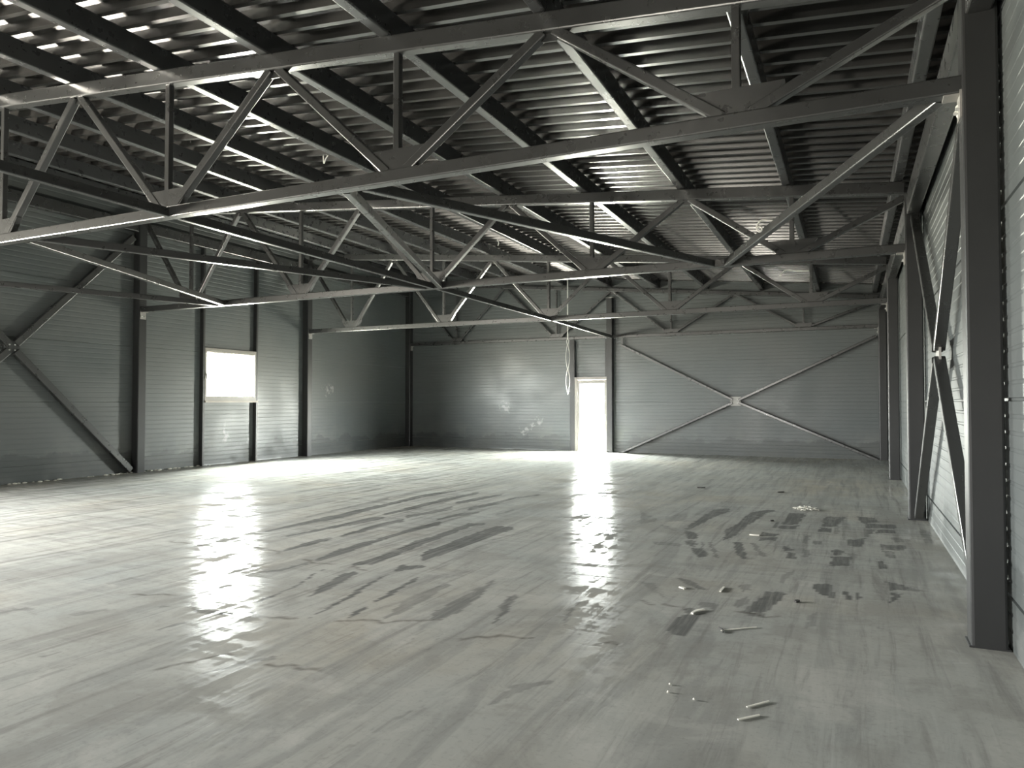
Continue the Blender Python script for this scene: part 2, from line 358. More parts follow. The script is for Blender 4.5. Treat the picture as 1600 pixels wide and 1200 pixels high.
# trowel and sweep marks on the floor: (strength, outline in metres); hairline cracks
MARKS = [[0.55, [[-6.73, 7.67], [-6.82, 8.55], [-6.9, 9.92], [-6.77, 9.74], [-6.7, 8.39], [-6.66, 7.59]]], [0.5, [[-6.87, 10.06], [-6.85, 11.29], [-6.72, 12.59], [-6.65, 12.46], [-6.74, 11.11], [-6.81, 9.97]]], [0.9, [[-6.43, 6.56], [-6.47, 7.22], [-6.47, 8.15], [-6.52, 9.28], [-6.56, 10.49], [-6.36, 11.17], [-6.28, 11.02], [-6.39, 10.23], [-6.32, 8.99], [-6.22, 7.84], [-6.34, 7.08], [-6.38, 6.51]]], [0.85, [[-5.98, 6.52], [-5.95, 7.11], [-5.91, 8.0], [-5.77, 8.16], [-5.67, 8.02], [-5.72, 7.73], [-5.84, 6.98], [-5.93, 6.46]]], [0.85, [[-5.94, 8.4], [-5.98, 9.29], [-5.97, 10.15], [-5.88, 11.18], [-5.78, 10.98], [-5.8, 9.86], [-5.8, 9.01], [-5.85, 8.28]]], [0.8, [[-5.41, 5.83], [-5.51, 6.31], [-5.45, 6.65], [-5.37, 6.56], [-5.34, 6.12], [-5.35, 5.77]]], [0.9, [[-5.4, 6.77], [-5.48, 7.41], [-5.45, 8.16], [-5.32, 7.97], [-5.32, 7.2], [-5.34, 6.69]]], [0.7, [[-5.58, 8.39], [-5.47, 8.8], [-5.44, 9.43], [-5.27, 9.15], [-5.33, 8.58], [-5.44, 8.18]]], [0.85, [[-5.61, 9.85], [-5.52, 10.55], [-5.38, 11.02], [-5.31, 10.88], [-5.36, 10.25], [-5.48, 9.62]]], [0.9, [[-4.83, 5.66], [-4.92, 6.17], [-4.93, 6.52], [-4.9, 6.78], [-4.93, 7.34], [-4.94, 7.66], [-4.88, 8.16], [-4.74, 7.92], [-4.8, 7.45], [-4.81, 7.17], [-4.8, 6.64], [-4.75, 6.29], [-4.75, 5.96], [-4.75, 5.56]]], [0.7, [[-5.03, 8.3], [-5.01, 8.81], [-4.83, 9.18], [-4.76, 9.05], [-4.89, 8.59], [-4.96, 8.19]]], [0.75, [[-5.16, 9.42], [-5.06, 10.16], [-5.0, 10.77], [-4.79, 11.28], [-4.74, 11.16], [-4.94, 10.63], [-4.9, 9.84], [-5.03, 9.18]]], [0.8, [[-4.38, 5.67], [-4.34, 6.01], [-4.35, 6.37], [-4.46, 6.89], [-4.43, 7.23], [-4.45, 7.63], [-4.47, 8.21], [-4.3, 8.34], [-4.21, 8.15], [-4.34, 7.98], [-4.29, 7.35], [-4.28, 6.98], [-4.22, 6.52], [-4.18, 6.13], [-4.16, 5.76], [-4.31, 5.58]]], [0.85, [[-3.94, 5.77], [-3.73, 5.93], [-3.67, 5.83], [-3.8, 5.57]]], [0.95, [[-4.03, 6.38], [-4.05, 6.89], [-4.08, 7.55], [-4.07, 8.17], [-3.85, 8.22], [-3.76, 8.04], [-3.77, 7.56], [-3.79, 7.02], [-3.79, 6.45], [-3.83, 6.06]]], [0.6, [[-4.94, 5.0], [-4.84, 5.19], [-4.79, 5.52], [-4.75, 5.48], [-4.77, 5.12], [-4.92, 4.98]]], [0.8, [[-4.22, 4.27], [-4.23, 4.45], [-4.3, 4.81], [-4.43, 5.18], [-4.46, 5.36], [-4.44, 5.33], [-4.38, 5.12], [-4.25, 4.76], [-4.19, 4.41], [-4.16, 4.21]]], [0.9, [[-3.94, 4.5], [-4.09, 4.89], [-4.16, 5.24], [-4.14, 5.45], [-4.08, 5.37], [-4.0, 5.05], [-3.94, 4.71], [-3.93, 4.49]]], [0.8, [[-3.58, 4.15], [-3.66, 4.54], [-3.78, 5.12], [-3.82, 5.48], [-3.79, 5.43], [-3.71, 5.02], [-3.58, 4.44], [-3.55, 4.12]]], [0.9, [[-3.39, 4.66], [-3.45, 5.0], [-3.51, 5.32], [-3.51, 5.52], [-3.48, 5.47], [-3.44, 5.22], [-3.37, 4.88], [-3.35, 4.61]]], [0.8, [[-3.31, 4.22], [-3.35, 4.39], [-3.35, 4.53], [-3.31, 4.48], [-3.28, 4.29], [-3.26, 4.16]]], [0.5, [[-3.07, 4.35], [-3.17, 4.76], [-3.2, 5.22], [-3.16, 5.41], [-3.1, 5.31], [-3.04, 4.95], [-3.02, 4.53], [-3.04, 4.3]]], [0.6, [[-2.81, 4.52], [-2.82, 4.83], [-2.85, 5.27], [-2.88, 5.78], [-2.82, 5.66], [-2.68, 4.96], [-2.66, 4.56], [-2.73, 4.4]]], [0.55, [[-2.47, 4.96], [-2.48, 5.31], [-2.38, 5.1], [-2.4, 4.82]]], [0.5, [[-4.5, 9.03], [-4.48, 9.58], [-4.4, 9.4], [-4.44, 8.9]]], [0.45, [[-3.69, 7.3], [-3.63, 7.82], [-3.55, 8.54], [-3.51, 8.46], [-3.59, 7.72], [-3.66, 7.23]]], [0.5, [[-6.09, 7.16], [-6.08, 8.5], [-6.02, 8.43], [-6.06, 7.13]]], [0.4, [[-5.94, 13.77], [-5.25, 13.81], [-5.19, 13.67], [-5.89, 13.66]]], [0.4, [[-5.54, 12.84], [-4.76, 12.85], [-4.72, 12.73], [-5.5, 12.75]]], [0.8, [[-1.86, 8.9], [-1.88, 9.79], [-1.83, 10.72], [-1.63, 10.98], [-1.59, 10.67], [-1.71, 10.0], [-1.78, 9.27], [-1.82, 8.74]]], [0.8, [[-1.84, 8.89], [-1.71, 8.8], [-1.62, 8.31], [-1.71, 8.27]]], [0.8, [[-1.41, 9.02], [-1.35, 9.58], [-1.32, 10.66], [-1.13, 11.05], [-1.03, 11.08], [-1.01, 10.92], [-1.09, 10.67], [-1.2, 9.65], [-1.24, 8.75], [-1.31, 8.39]]], [0.6, [[-1.7, 8.21], [-1.59, 8.2], [-1.51, 7.77], [-1.66, 7.99]]], [0.75, [[-1.68, 8.1], [-1.58, 8.14], [-1.53, 7.99], [-1.59, 7.9]]], [0.75, [[-1.55, 7.77], [-1.44, 7.83], [-1.34, 7.43], [-1.43, 7.36]]], [0.55, [[-1.48, 8.25], [-1.42, 8.22], [-1.21, 7.49], [-1.25, 7.42]]], [0.55, [[-1.56, 8.22], [-1.51, 8.18], [-1.34, 7.53], [-1.35, 7.43]]], [0.85, [[-1.22, 8.31], [-1.12, 8.36], [-0.95, 7.51], [-1.02, 7.5]]], [0.5, [[-1.04, 8.4], [-0.96, 8.37], [-0.79, 7.69], [-0.84, 7.62]]], [0.9, [[-0.81, 10.9], [-0.61, 10.9], [-0.64, 9.91], [-0.82, 9.83]]], [0.95, [[-0.83, 9.74], [-0.62, 9.84], [-0.62, 9.53], [-0.83, 9.51]]], [0.7, [[-0.92, 9.94], [-0.86, 10.01], [-0.85, 9.5], [-0.9, 9.51]]], [0.9, [[-0.98, 9.12], [-0.77, 9.11], [-0.8, 8.89], [-0.98, 8.87]]], [0.95, [[-0.98, 8.78], [-0.8, 8.83], [-0.78, 8.58], [-0.95, 8.6]]], [0.6, [[-0.51, 9.03], [-0.45, 9.19], [-0.46, 8.55], [-0.51, 8.64]]], [0.6, [[-0.4, 8.82], [-0.31, 8.8], [-0.32, 8.58], [-0.4, 8.58]]], [0.85, [[-0.35, 10.73], [-0.09, 10.76], [-0.18, 9.97], [-0.37, 9.85]]], [0.95, [[-0.38, 9.77], [-0.22, 9.8], [-0.23, 9.47], [-0.37, 9.43]]], [0.5, [[-0.18, 10.46], [-0.12, 10.49], [-0.15, 9.4], [-0.2, 9.38]]], [0.85, [[-0.7, 8.32], [-0.62, 8.3], [-0.55, 8.11], [-0.64, 8.05]]], [0.95, [[-0.64, 8.01], [-0.54, 7.98], [-0.52, 7.7], [-0.6, 7.7]]], [0.5, [[-0.52, 8.29], [-0.43, 8.26], [-0.4, 7.87], [-0.47, 7.84]]], [0.95, [[-0.21, 8.36], [-0.09, 8.3], [-0.11, 8.05], [-0.2, 8.05]]], [0.85, [[-0.21, 7.96], [-0.02, 8.0], [-0.04, 7.62], [-0.21, 7.53]]], [0.45, [[-0.08, 8.23], [0.05, 8.24], [0.01, 7.68], [-0.04, 7.66]]], [0.85, [[0.04, 10.95], [0.26, 10.98], [0.31, 10.52], [0.13, 10.31]]], [0.85, [[0.16, 10.37], [0.5, 10.37], [0.47, 10.04], [0.13, 9.99]]], [0.8, [[0.27, 9.91], [0.47, 9.97], [0.45, 9.68], [0.24, 9.61]]], [0.65, [[0.11, 9.95], [0.25, 9.94], [0.16, 9.27], [0.1, 9.31]]], [0.75, [[-0.06, 9.04], [0.14, 9.2], [0.09, 8.63], [-0.07, 8.67]]], [0.9, [[0.26, 8.89], [0.52, 8.95], [0.5, 8.69], [0.26, 8.58]]], [0.6, [[0.26, 8.55], [0.4, 8.56], [0.39, 8.15], [0.31, 8.15]]], [0.9, [[0.22, 7.97], [0.28, 7.98], [0.29, 7.65], [0.23, 7.65]]], [0.5, [[0.72, 10.09], [0.82, 10.06], [0.81, 9.15], [0.72, 9.16]]], [0.5, [[0.4, 9.39], [0.57, 9.34], [0.58, 9.19], [0.4, 9.11]]], [0.9, [[-0.33, 6.73], [-0.19, 6.78], [-0.14, 6.32], [-0.28, 6.39]]], [0.8, [[-0.11, 6.55], [-0.02, 6.55], [-0.01, 6.32], [-0.06, 6.28]]], [0.8, [[-0.01, 6.59], [0.07, 6.4], [0.05, 6.29], [0.01, 6.31]]], [0.85, [[0.25, 7.06], [0.41, 6.99], [0.39, 6.79], [0.27, 6.78]]], [0.5, [[0.39, 6.98], [0.55, 6.86], [0.38, 6.77]]], [0.8, [[0.28, 6.69], [0.36, 6.7], [0.34, 6.49], [0.26, 6.31]]], [0.75, [[-0.65, 6.32], [-0.56, 6.34], [-0.49, 6.31], [-0.59, 5.67], [-0.76, 5.56]]], [0.6, [[-0.74, 5.58], [-0.58, 5.65], [-0.6, 5.52], [-0.7, 5.52]]], [0.8, [[-1.19, 5.12], [-1.13, 5.35], [-1.05, 5.36], [-1.0, 5.41], [-1.02, 5.01], [-1.02, 4.86], [-1.1, 4.86], [-1.17, 4.98]]], [0.7, [[-1.18, 5.54], [-1.06, 5.52], [-1.01, 5.46], [-1.11, 5.33]]], [0.6, [[-1.42, 6.41], [-1.3, 6.42], [-1.1, 6.14], [-1.2, 6.13]]], [0.5, [[-1.11, 5.75], [-0.95, 5.71], [-0.93, 5.55], [-1.05, 5.61]]], [0.5, [[-0.86, 5.87], [-0.77, 6.07], [-0.75, 5.8], [-0.8, 5.64]]], [0.55, [[-0.9, 6.37], [-0.79, 6.5], [-0.75, 6.24], [-0.83, 6.17]]], [0.4, [[-1.68, 6.16], [-1.54, 6.15], [-1.34, 5.77], [-1.51, 5.88]]], [0.45, [[-2.32, 9.81], [-2.11, 10.29], [-1.99, 9.61], [-2.23, 9.33]]], [0.5, [[-2.05, 8.04], [-1.7, 7.97], [-1.68, 7.8], [-1.96, 7.84]]], [0.5, [[-2.22, 9.17], [-1.96, 8.98], [-1.93, 8.77], [-2.13, 8.9]]], [0.4, [[-0.32, 5.63], [-0.22, 5.89], [-0.24, 5.47], [-0.32, 5.34]]], [0.4, [[0.09, 5.67], [0.21, 5.54], [0.16, 5.51]]], [0.4, [[-0.6, 6.89], [-0.46, 7.29], [-0.49, 6.94], [-0.57, 6.6]]], [0.5, [[-2.77, 10.18], [-2.31, 9.46], [-2.46, 9.06]]], [0.5, [[-1.87, 4.81], [-1.95, 5.26], [-1.98, 5.51], [-1.94, 5.41], [-1.89, 5.11], [-1.83, 4.71]]], [0.5, [[-1.61, 4.63], [-1.7, 5.2], [-1.73, 5.47], [-1.7, 5.38], [-1.67, 5.11], [-1.59, 4.55]]], [0.6, [[-1.49, 4.63], [-1.66, 5.5], [-1.63, 5.42], [-1.47, 4.55]]], [0.5, [[-1.64, 4.6], [-1.74, 5.16], [-1.79, 5.5], [-1.77, 5.43], [-1.72, 5.1], [-1.62, 4.55]]], [0.45, [[-1.72, 3.36], [-1.7, 3.6], [-1.53, 3.79], [-1.51, 3.73], [-1.64, 3.48], [-1.68, 3.28]]], [0.4, [[-2.06, 2.79], [-2.06, 2.99], [-2.01, 3.22], [-2.0, 3.2], [-2.04, 2.96], [-2.04, 2.77]]], [0.35, [[-2.11, 2.52], [-2.08, 2.68], [-2.06, 2.65], [-2.09, 2.49]]], [0.35, [[-2.56, 3.77], [-2.68, 4.29], [-2.64, 4.22], [-2.53, 3.71]]], [0.35, [[-2.43, 3.92], [-2.5, 4.22], [-2.48, 4.17], [-2.4, 3.87]]], [0.35, [[-3.03, 3.78], [-3.11, 4.19], [-3.09, 4.15], [-3.01, 3.75]]], [0.7, [[-2.36, 4.68], [-2.51, 5.28], [-2.39, 5.03], [-2.28, 4.52]]], [0.4, [[-5.2, 3.39], [-5.07, 3.64], [-5.01, 3.6], [-5.16, 3.36]]], [0.5, [[-4.5, 2.81], [-4.47, 2.9], [-4.43, 2.88], [-4.47, 2.79]]], [0.45, [[-5.78, 3.28], [-5.6, 3.45], [-5.56, 3.43], [-5.69, 3.23]]], [0.35, [[-4.18, 2.38], [-4.17, 2.65], [-4.16, 2.8], [-4.15, 2.79], [-4.13, 2.63], [-4.15, 2.36]]], [0.35, [[-3.78, 2.15], [-3.82, 2.43], [-3.8, 2.42], [-3.75, 2.14]]], [0.5, [[-4.81, 3.87], [-4.73, 3.9], [-4.7, 3.87], [-4.76, 3.83]]], [0.8, [[-4.5, 3.93], [-4.02, 4.02], [-3.98, 3.98], [-4.41, 3.86]]], [0.6, [[-4.31, 3.47], [-4.27, 3.69], [-4.23, 3.66], [-4.29, 3.46]]], [0.5, [[-3.38, 3.04], [-3.28, 3.33], [-3.2, 3.41], [-3.16, 3.37], [-3.24, 3.28], [-3.36, 3.01]]], [0.4, [[-6.11, 4.16], [-6.2, 4.87], [-5.94, 5.51], [-5.89, 5.46], [-6.14, 4.82], [-6.08, 4.14]]], [0.35, [[-5.76, 4.08], [-5.78, 4.59], [-5.84, 5.29], [-5.79, 5.24], [-5.73, 4.56], [-5.74, 4.07]]]]
CRACKS = [[[-6.93, 5.7], [-6.6, 5.69], [-6.1, 5.62], [-5.82, 5.67], [-5.7, 5.8], [-5.38, 5.76], [-4.77, 5.56]], [[-5.78, 5.84], [-5.62, 5.86], [-5.36, 5.76], [-4.81, 5.55], [-4.45, 5.58], [-4.08, 5.52]], [[-5.71, 3.91], [-5.33, 4.0], [-4.93, 4.11], [-4.58, 3.96], [-4.19, 3.98], [-4.03, 3.98], [-3.75, 4.02], [-3.6, 4.15]], [[-3.96, 4.01], [-3.77, 4.01], [-3.58, 4.11], [-3.48, 4.1], [-3.32, 4.17], [-3.14, 4.23], [-2.99, 4.28], [-2.77, 4.38], [-2.63, 4.47]], [[-2.34, 4.21], [-2.13, 4.34], [-1.89, 4.37], [-1.73, 4.4], [-1.47, 4.49], [-1.36, 4.49]], [[-1.52, 5.56], [-1.21, 5.53], [-1.01, 5.51], [-0.76, 5.55], [-0.52, 5.57]], [[-3.65, 2.98], [-3.52, 3.28], [-3.2, 3.24], [-2.81, 3.35]]]

# ------------------------------------------------------------------ floor
def build_floor():
    def axis(lo, hi, a, b, step, coarse):
        v = list(np.arange(a, b + 1e-6, step))
        left = list(np.linspace(lo, a, max(2, int((a - lo) / coarse) + 1))[:-1])
        right = list(np.linspace(v[-1], hi, max(2, int(max(hi - v[-1], .1) / coarse) + 1))[1:])
        return np.array(left + v + right)
    xs = axis(XL - .12, XR + .12, -9.5, .86, .025, .8)
    ys = axis(YF - .12, YB + .12, 2.2, 13.6, .03, .8)
    nx, ny = len(xs), len(ys)
    X, Y = np.meshgrid(xs, ys)
    co = np.stack([X.ravel(), Y.ravel(), np.zeros(nx * ny)], 1)
    # wobble the sample position so the mark edges fray
    def smooth_noise(sc, seed):
        rs = np.random.RandomState(seed)
        G = rs.rand(256, 256)
        u = (X * sc) % 255; v = (Y * sc * .45) % 255
        i = np.floor(u).astype(int); j = np.floor(v).astype(int); fu = u - i; fv = v - j
        fu = fu * fu * (3 - 2 * fu); fv = fv * fv * (3 - 2 * fv)
        a = G[j, i]; b_ = G[j, (i + 1) % 256]; c = G[(j + 1) % 256, i]; d = G[(j + 1) % 256, (i + 1) % 256]
        return (a * (1 - fu) + b_ * fu) * (1 - fv) + (c * (1 - fu) + d * fu) * fv - .5
    PX = X + smooth_noise(6, 1) * .03 + smooth_noise(22, 2) * .03
    PY = Y + smooth_noise(5, 3) * .09 + smooth_noise(18, 4) * .07
    mark = np.zeros_like(X)
    for dark, poly in MARKS:
        P = np.array(poly)
        bb = (PX > P[:, 0].min() - .1) & (PX < P[:, 0].max() + .1) & (PY > P[:, 1].min() - .2) & (PY < P[:, 1].max() + .2)
        if not bb.any(): continue
        qx, qy = PX[bb], PY[bb]
        ins = np.zeros(qx.shape, bool)
        n = len(P)
        for i in range(n):
            x1, y1 = P[i]; x2, y2 = P[(i + 1) % n]
            if y1 == y2: continue
            c = ((y1 > qy) != (y2 > qy)) & (qx < (x2 - x1) * (qy - y1) / (y2 - y1) + x1)
            ins ^= c
        cur = mark[bb]
        mark[bb] = np.maximum(cur, ins * dark)
    # light rubbed-through patches
    rub = smooth_noise(9, 5) + smooth_noise(30, 6) * .6
    mark = mark * np.clip(1.1 - np.clip(rub, 0, 1) * .8, 0, 1)
    crack = np.zeros_like(X)
    CXn = X + smooth_noise(14, 8) * .05; CYn = Y + smooth_noise(12, 9) * .10
    for line in CRACKS:
        for (x1, y1), (x2, y2) in zip(line, line[1:]):
            dx, dy = x2 - x1, y2 - y1
            tt = np.clip(((CXn - x1) * dx + (CYn - y1) * dy) / (dx * dx + dy * dy + 1e-9), 0, 1)
            dd = np.hypot(CXn - x1 - tt * dx, CYn - y1 - tt * dy)
            crack = np.maximum(crack, np.clip(1 - dd / .03, 0, 1) * (smooth_noise(5, 11) > -.15))
    me = bpy.data.meshes.new('floor')
    idx = np.arange(nx * ny).reshape(ny, nx)
    q = np.stack([idx[:-1, :-1], idx[:-1, 1:], idx[1:, 1:], idx[1:, :-1]], -1).reshape(-1, 4)
    me.vertices.add(nx * ny); me.vertices.foreach_set('co', co.ravel())
    me.loops.add(q.size); me.loops.foreach_set('vertex_index', q.ravel())
    me.polygons.add(len(q)); me.polygons.foreach_set('loop_start', np.arange(0, q.size, 4)); me.polygons.foreach_set('loop_total', np.full(len(q), 4))
    me.update()
    for nm, arr in (('mark', mark), ('crack', crack)):
        a = me.attributes.new(nm, 'FLOAT', 'POINT'); a.data.foreach_set('value', arr.ravel().astype(np.float32))
    me.materials.append(M_FLOOR)
    o = bpy.data.objects.new('floor', me); C.objects.link(o)
    o['kind'] = 'structure'
build_floor()

# ------------------------------------------------------------------ sandwich panel walls
def panel_rows(ztop):
    """vertical profile of the inner sheet: (z, recess)"""
    rows = [(0.0, 0.0)]
    z = 0.33 - 1.24
    joints = []
    while z < ztop: joints.append(z); z += 1.24
    for j in joints:
        for k in range(12):
            a = j + k * 1.24 / 12
            if k == 0: seq = ((-.012, 0), (-.008, .016), (.008, .016), (.012, 0))
            else: seq = ((-.014, 0), (-.008, .003), (.010, .003), (.016, 0))
            for dz, dp in seq:
                if 0.02 < a + dz < ztop - .02: rows.append((a + dz, dp))
    rows.append((ztop, 0))
    return rows

def build_wall(name, axis, plane, outward, a0, a1, ztop, openings=(), top_fn=None):
    """axis 'x': wall runs along x at y=plane; axis 'y': runs along y at x=plane"""
    rows = panel_rows(ztop)
    def dep(z):
        for (z0, d0), (z1, d1) in zip(rows, rows[1:]):
            if z0 <= z <= z1: return d0 + (d1 - d0) * (z - z0) / max(z1 - z0, 1e-9)
        return 0
    zs = sorted(set([round(r[0], 4) for r in rows] + [round(v, 4) for o_ in openings for v in (o_[2], o_[3])]))
    bm = bmesh.new()
    def P(a, z, d):
        c = plane + outward * d
        return (a, c, z) if axis == 'x' else (c, a, z)
    T = .12
    for z0, z1 in zip(zs, zs[1:]):
        zm = (z0 + z1) / 2
        spans = [(a0, a1)]
        for o_ in openings:
            if o_[2] < zm < o_[3]:
                ns = []
                for s, e in spans:
                    if o_[0] > s and o_[1] < e: ns += [(s, o_[0]), (o_[1], e)]
                    else: ns.append((s, e))
                spans = ns
        d0, d1 = dep(z0), dep(z1)
        for s, e in spans:
            e0 = e1 = e
            if top_fn:
                e0, e1 = min(e, top_fn(z0)), min(e, top_fn(z1))
                if e0 - s < .01: continue
                e1 = max(e1, s + .005)
            f = [bm.verts.new(p) for p in (P(s, z0, d0), P(e0, z0, d0), P(e1, z1, d1), P(s, z1, d1))]
            bm.faces.new(f)
    # outer sheet and reveals
    za = sorted(set([0.0, ztop] + [v for o_ in openings for v in (o_[2], o_[3])]))
    for z0, z1 in zip(za, za[1:]):
        zm = (z0 + z1) / 2
        spans = [(a0, a1)]
        for o_ in openings:
            if o_[2] < zm < o_[3]:
                ns = []
                for s, e in spans:
                    if o_[0] > s and o_[1] < e: ns += [(s, o_[0]), (o_[1], e)]
                    else: ns.append((s, e))
                spans = ns
        for s, e in spans:
            e0 = e1 = e
            if top_fn: e0, e1 = min(e, top_fn(z0)), min(e, max(top_fn(z1), s + .005))
            bm.faces.new([bm.verts.new(p) for p in (P(s, z0, T), P(e0, z0, T), P(e1, z1, T), P(s, z1, T))])
    for o_ in openings:
        y0, y1, z0, z1 = o_
        for (A, B) in (((y0, z0), (y0, z1)), ((y0, z1), (y1, z1)), ((y1, z1), (y1, z0)), ((y1, z0), (y0, z0))):
            if A[1] == 0 and B[1] == 0: continue
            bm.faces.new([bm.verts.new(p) for p in (P(A[0], A[1], 0), P(B[0], B[1], 0), P(B[0], B[1], T), P(A[0], A[1], T))])
    me = bpy.data.meshes.new(name)
    bm.to_mesh(me); bm.free()
    me.materials.append(M_WALL)
    o = bpy.data.objects.new(name, me); C.objects.link(o)
    o['kind'] = 'structure'
    return o
build_wall('wall_left', 'y', XL, -1, YF - .12, YB + .12, deck_under(XL) - .01, (GATE2, WIN))
build_wall('wall_right', 'y', XR, 1, YF - .12, YB + .12, deck_under(XR) - .01)
build_wall('wall_back', 'x', YB, 1, XL - .12, XR + .12, deck_under(XL) - .01, (DOOR,), top_fn=lambda z: (4.4275 + .165 + PH - z - .01) / .0915)
build_wall('wall_front', 'x', YF, -1, XL - .12, XR + .12, deck_under(XL) - .01, (GATE,), top_fn=lambda z: (4.4275 + .165 + PH - z - .01) / .0915)

# ------------------------------------------------------------------ roof deck (deep trapezoidal sheet, ribs across the purlins)
def build_deck():
    bm = bmesh.new()
    P_, wb, sl_, dp = .275, .058, .016, .092
    prof = []
    y = 6.38 - P_ * 64
    while y < YB + .2:
        prof += [(y - wb/2, 0), (y + wb/2, 0), (y + wb/2 + sl_, dp), (y + P_ - wb/2 - sl_, dp)]
        y += P_
    prof = [p for p in prof if YF - .1 <= p[0] <= YB + .12]
    xa, xb = XL - .12, XR + .12
    xs = np.linspace(xa, xb, 5)
    rows = [[bm.verts.new((x, yy, deck_under(x) + dz)) for yy, dz in prof] for x in xs]
    for A, B in zip(rows, rows[1:]):
        for i in range(len(prof) - 1): bm.faces.new((A[i], A[i+1], B[i+1], B[i]))
    top = [bm.verts.new((x, yy, deck_under(x) + dp + .06)) for x in (xa, xb) for yy in (YF - .12, YB + .12)]
    bm.faces.new((top[0], top[1], top[3], top[2]))
    me = bpy.data.meshes.new('ceiling'); bm.to_mesh(me); bm.free()
    me.materials.append(M_DECK)
    o = bpy.data.objects.new('ceiling', me); C.objects.link(o); o['kind'] = 'structure'
    # end closures where the ribs meet the side walls and the gables
    for nm, box_ in (('trim_1', (XL - .12, XL - .01)), ('trim_2', (XR + .01, XR + .12))):
        b = bmesh.new()
        xm = (box_[0] + box_[1]) / 2
        box(b, box_[0], box_[1], YF - .12, YB + .12, deck_under(xm) - .02, deck_under(xm) + .155)
        t_ = obj(nm, b, M_DECK); t_['kind'] = 'structure'
    for nm, ya, yb in (('trim_3', YB + .01, YB + .12), ('trim_4', YF - .12, YF - .01)):
        b = bmesh.new()
        plate(b, [(xa, (ya+yb)/2, deck_under(xa) - .03), (xb, (ya+yb)/2, deck_under(xb) - .03), (xb, (ya+yb)/2, deck_under(xb) + .15), (xa, (ya+yb)/2, deck_under(xa) + .15)], (0, 1, 0), .11)
        t_ = obj(nm, b, M_DECK); t_['kind'] = 'structure'
build_deck()

# ------------------------------------------------------------------ window and door
def build_window(n, w):
    y0, y1, z0, z1 = w
    o = bpy.data.objects.new('window_%d' % n, None); o.location = (XL, y0, z0); C.objects.link(o); o['kind'] = 'structure'
    xf = -14.38
    b = bm_new()
    for a in ((y0, y1, z0, z0 + .10), (y0, y1, z1 - .10, z1), (y0, y0 + .055, z0 + .10, z1 - .10), (y1 - .055, y1, z0 + .10, z1 - .10)):
        box(b, XL - .06, xf, *a)
    # thin inner bead
    for a in ((y0+.055, y1-.055, z0 + .10, z0 + .118), (y0+.055, y1-.055, z1 - .118, z1 - .10), (y0 + .055, y0 + .07, z0 + .118, z1 - .118), (y1 - .07, y1 - .055, z0 + .118, z1 - .118)):
        box(b, XL - .02, xf - .03, *a)
    obj('window_frame', b, M_FRAME, o)
    b = bm_new(); box(b, XL - .01, XL + .004, y0 + .055, y1 - .055, z0 + .1, z1 - .1)
    obj('glass_pane', b, M_GLASS, o)
    b = bm_new(); box(b, XL, xf + .03, y0 - .005, y1 + .05, z0 - .045, z0)
    obj('window_sill', b, M_SILL, o)
    b = bm_new(); box(b, xf, xf + .018, y0 + .02, y0 + .045, (z0+z1)/2 - .03, (z0+z1)/2 + .03); box(b, xf + .018, xf + .035, y0 + .022, y0 + .042, (z0+z1)/2 - .12, (z0+z1)/2 + .01)
    obj('window_handle', b, M_PLATE, o)
build_window(1, WIN)

def build_door():
    x0, x1, z0, z1 = DOOR
    o = bpy.data.objects.new('door_1', None); o.location = (x0, YB, 0); C.objects.link(o); o['kind'] = 'structure'
    yf = 21.84
    b = bm_new()
    for a in ((x0, x0 + .08, 0, z1), (x1 - .04, x1, 0, z1)): box(b, a[0], a[1], yf, YB + .06, a[2], a[3])
    box(b, x0 + .08, x1 - .04, yf, YB + .06, z1 - .085, z1)
    box(b, x0 + .08, x1 - .04, yf + .04, YB + .06, 0, .02)
    obj('door_frame', b, M_FRAME, o)
    b = bm_new()
    a0, a1, c0, c1 = x0 + .084, x1 - .044, .024, z1 - .09
    gx0, gx1, gz0, gz1 = -7.895, -7.075, .125, 2.16
    for q in ((a0, gx0, c0, c1), (gx1, a1, c0, c1), (gx0, gx1, c0, gz0), (gx0, gx1, gz1, c1)):
        box(b, q[0], q[1], yf + .02, yf + .085, q[2], q[3])
    leaf = obj('door_leaf', b, M_FRAME, o)
    b = bm_new(); box(b, gx0, gx1, yf + .045, yf + .065, gz0, gz1)
    obj('glass_pane', b, M_GLASS, leaf)
    b = bm_new()
    box(b, gx1 + .012, gx1 + .042, yf + .008, yf + .02, .96, 1.18)
    cyl(b, (gx1 + .027, yf + .02, 1.11), (gx1 + .027, yf - .03, 1.11), .009)
    tube(b, (gx1 + .036, yf - .03, 1.11), (gx1 - .10, yf - .03, 1.11), .018, .014)
    obj('door_handle', b, M_BOLT, leaf)
build_door()

# ------------------------------------------------------------------ columns
def column(x0, x1, y0, h, label, group, sx=None):
    t = thing('steel_column', ((x0 + x1) / 2, y0 + .1, 0), label, 'column', group)
    b = bm_new()
    tube(b, ((x0 + x1) / 2, y0 + .1, 0.012), ((x0 + x1) / 2, y0 + .1, h), .20 if x0 > -10 or True else .2, .20, up=(0, 1, 0), r=.018)
    obj('shaft', b, M_COL, t)
    b = bm_new(); box(b, x0 - .012, x1 + .012, y0 - .0, y0 + .2, 0, .012)
    obj('base_plate', b, M_COL, t)
    b = bm_new(); box(b, x0 - .008, x1 + .008, y0 - .008, y0 + .208, h, h + .012)
    obj('cap_plate', b, M_COL, t)
    return t
names_r = ['tall steel column nearest the camera, by the right wall',
           'steel column of the right wall behind the dark cross brace, second from the camera',
           'steel column of the right wall, third from the camera',
           'steel column in the far right corner of the hall']
for y, nm in zip(YS, names_r): column(.67, .87, y, chord_under(.67) - .012, nm, 'columns along the right wall')
